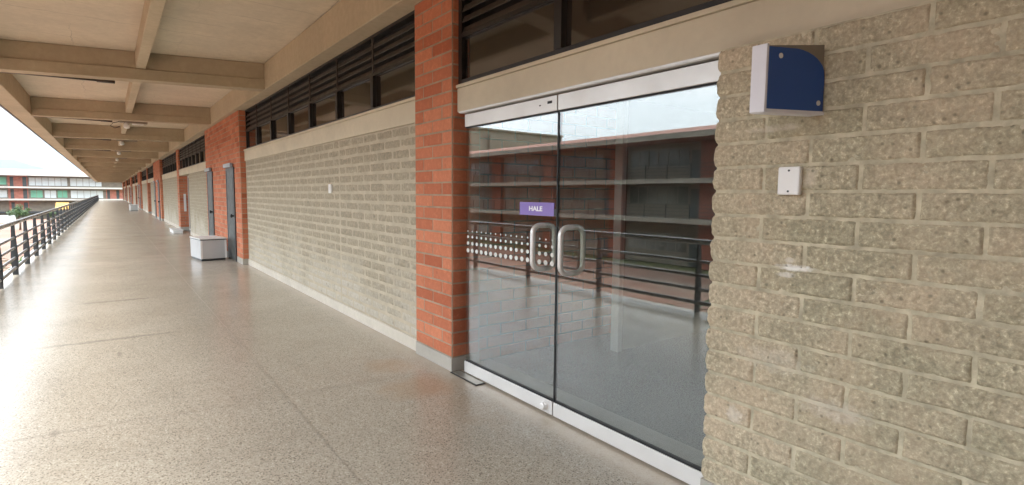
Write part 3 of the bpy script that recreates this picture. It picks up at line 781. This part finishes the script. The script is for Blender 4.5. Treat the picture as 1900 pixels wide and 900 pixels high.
t=thing('awning','orange yellow awning beside the far building, above the railing','awning',(-5.8,118,GZ))
b=MB(); b.prism([(116.6,-1.5),(119.2,-.45),(119.2,-.38),(116.6,-1.43)],lambda p,k:((-7.1,-5.4)[k],p[0],p[1])); obj('canopy',b,M['yellow'],t)
for x,y,z in ((-7.0,116.7,-1.47),(-5.5,116.7,-1.47),(-7.0,119.1,-.5),(-5.5,119.1,-.5)):
    b=MB(); b.tube([(x,y,GZ),(x,y,z)],.05,8); obj('post',b,M['dark_metal'],t)

# hills
b=MB(); N=60; rows=[]
for j in range(14):
    row=[]
    for i in range(N+1):
        x=-2600+4200*i/N; y=3200+j*160
        ridge=235-75*max(0,min(1,(x*3500/y+330)/210))
        h=(1-((j-7)/7)**2)*(ridge+38*noise.noise(Vector((x*.003,y*.0011,3)))+12*noise.noise(Vector((x*.012,y*.005,1))))
        h*=max(0,min(1,1-abs(x+900)/1900))**.4
        row.append(b.vert((x,y,GZ-30+h)))
    rows.append(row)
for j in range(13):
    for i in range(N): b.face((rows[j][i],rows[j][i+1],rows[j+1][i+1],rows[j+1][i]))
obj('hills',b,M['hill'],smooth=True,kind='structure')
b=MB(); b.box(-8000,8000,-3000,9000,GZ-40,GZ-30); obj('terrain',b,M['land'],kind='structure')

# ------------------------------------------------------------------ air between here and the hills
n=NT('pale_air'); pv=n.n('ShaderNodeVolumePrincipled'); pv.inputs['Color'].default_value=(.60,.72,.80,1); pv.inputs['Density'].default_value=.00013; pv.inputs['Anisotropy'].default_value=.2
n.l(pv.outputs[0],n.out.inputs['Volume'])
b=MB(); b.box(-7900,7900,-2900,8900,GZ-45,420); o=obj('haze',b,n.mat,kind='stuff')

# ------------------------------------------------------------------ world and sun
w=bpy.data.worlds.new('World'); sc.world=w; w.use_nodes=True; nt=w.node_tree; nt.nodes.clear()
out=nt.nodes.new('ShaderNodeOutputWorld'); bg=nt.nodes.new('ShaderNodeBackground'); bg.inputs['Strength'].default_value=.12
sky=nt.nodes.new('ShaderNodeTexSky'); sky.sky_type='NISHITA'; sky.sun_disc=False
SUN_EL=62; SUN_AZ=-78   # azimuth measured from +Y towards +X
sky.sun_elevation=R(SUN_EL); sky.sun_rotation=R(SUN_AZ); sky.air_density=1.2; sky.dust_density=2.5
tc=nt.nodes.new('ShaderNodeTexCoord'); mp=nt.nodes.new('ShaderNodeMapping'); mp.inputs['Scale'].default_value=(1.2,1.2,6.5)
nz=nt.nodes.new('ShaderNodeTexNoise'); nz.inputs['Scale'].default_value=2.2; nz.inputs['Detail'].default_value=7; nz.inputs['Roughness'].default_value=.55
nt.links.new(tc.outputs['Generated'],mp.inputs[0]); nt.links.new(mp.outputs[0],nz.inputs['Vector'])
mr=nt.nodes.new('ShaderNodeMapRange'); nt.links.new(nz.outputs['Fac'],mr.inputs['Value'])
for k,x in zip(('From Min','From Max','To Min','To Max'),(.30,.62,.62,1.0)): mr.inputs[k].default_value=x
mx=nt.nodes.new('ShaderNodeMix'); mx.data_type='RGBA'; nt.links.new(mr.outputs[0],mx.inputs[0]); nt.links.new(sky.outputs[0],mx.inputs[6]); mx.inputs[7].default_value=(7.4,7.8,8.3,1)
sxyz=nt.nodes.new('ShaderNodeSeparateXYZ'); nt.links.new(tc.outputs['Generated'],sxyz.inputs[0])
gr=nt.nodes.new('ShaderNodeMapRange'); nt.links.new(sxyz.outputs[2],gr.inputs['Value'])
for k,x in zip(('From Min','From Max','To Min','To Max'),(.03,.55,.0,1.0)): gr.inputs[k].default_value=x
cv=nt.nodes.new('ShaderNodeValToRGB'); cv.color_ramp.interpolation='B_SPLINE'; els=cv.color_ramp.elements
els[0].position=0; els[0].color=(.42,.48,.52,1); els[1].position=1; els[1].color=(1.6,1.6,1.6,1)
e=els.new(.07); e.color=(.60,.64,.66,1)
e=els.new(.14); e.color=(1.0,1.0,1.0,1)
e=els.new(.5); e.color=(1.2,1.2,1.2,1)
nt.links.new(gr.outputs[0],cv.inputs[0])
az=nt.nodes.new('ShaderNodeMapRange'); az.interpolation_type='SMOOTHSTEP'; nt.links.new(sxyz.outputs[0],az.inputs['Value'])
for k,x in zip(('From Min','From Max','To Min','To Max'),(-.42,-.11,1.0,.24)): az.inputs[k].default_value=x
lo=nt.nodes.new('ShaderNodeMapRange'); nt.links.new(sxyz.outputs[2],lo.inputs['Value'])
for k,x in zip(('From Min','From Max','To Min','To Max'),(.12,.45,0,1)): lo.inputs[k].default_value=x
am=nt.nodes.new('ShaderNodeMix'); am.data_type='FLOAT'; nt.links.new(lo.outputs[0],am.inputs[0]); nt.links.new(az.outputs[0],am.inputs[2]); am.inputs[3].default_value=1.0
sv=nt.nodes.new('ShaderNodeVectorMath'); sv.operation='SCALE'; nt.links.new(mx.outputs[2],sv.inputs[0]); nt.links.new(am.outputs[0],sv.inputs['Scale'])
vm=nt.nodes.new('ShaderNodeVectorMath'); vm.operation='MULTIPLY'; nt.links.new(sv.outputs[0],vm.inputs[0]); nt.links.new(cv.outputs[0],vm.inputs[1])
nt.links.new(vm.outputs[0],bg.inputs['Color']); nt.links.new(bg.outputs[0],out.inputs['Surface'])
sl=bpy.data.lights.new('sun','SUN'); sl.energy=.6; sl.angle=R(25); sl.color=(1,.98,.95)
so=bpy.data.objects.new('sun',sl); COL.objects.link(so)
el,az=R(SUN_EL),R(SUN_AZ); dirv=Vector((math.sin(az)*math.cos(el),math.cos(az)*math.cos(el),math.sin(el)))
so.rotation_euler=dirv.to_track_quat('Z','Y').to_euler(); so.location=(-10,0,20)

# ------------------------------------------------------------------ camera
F=1000.0
fw=Vector((-750,94,-F)).normalized()
Yd=(F*F+750*110)/94
up=-Vector((-110,-Yd,-F)).normalized()
rt=fw.cross(up)
m=Matrix((rt,fw,up))          # camera axes -> world axes
cam=bpy.data.cameras.new('camera'); co=bpy.data.objects.new('camera',cam); COL.objects.link(co)
co.matrix_world=Matrix.Translation((0,0,1.5))@m.to_4x4()
cam.sensor_width=36; cam.lens=36*F/1900; cam.clip_start=.05; cam.clip_end=12000
sc.camera=co
sc.view_settings.view_transform='Standard'; sc.view_settings.look='None'; sc.view_settings.gamma=1
sc.view_settings.exposure=2.75
sc.cycles.use_denoising=True
sc.cycles.max_bounces=10; sc.cycles.diffuse_bounces=5; sc.cycles.transparent_max_bounces=12; sc.cycles.sample_clamp_indirect=4; sc.cycles.blur_glossy=1.0
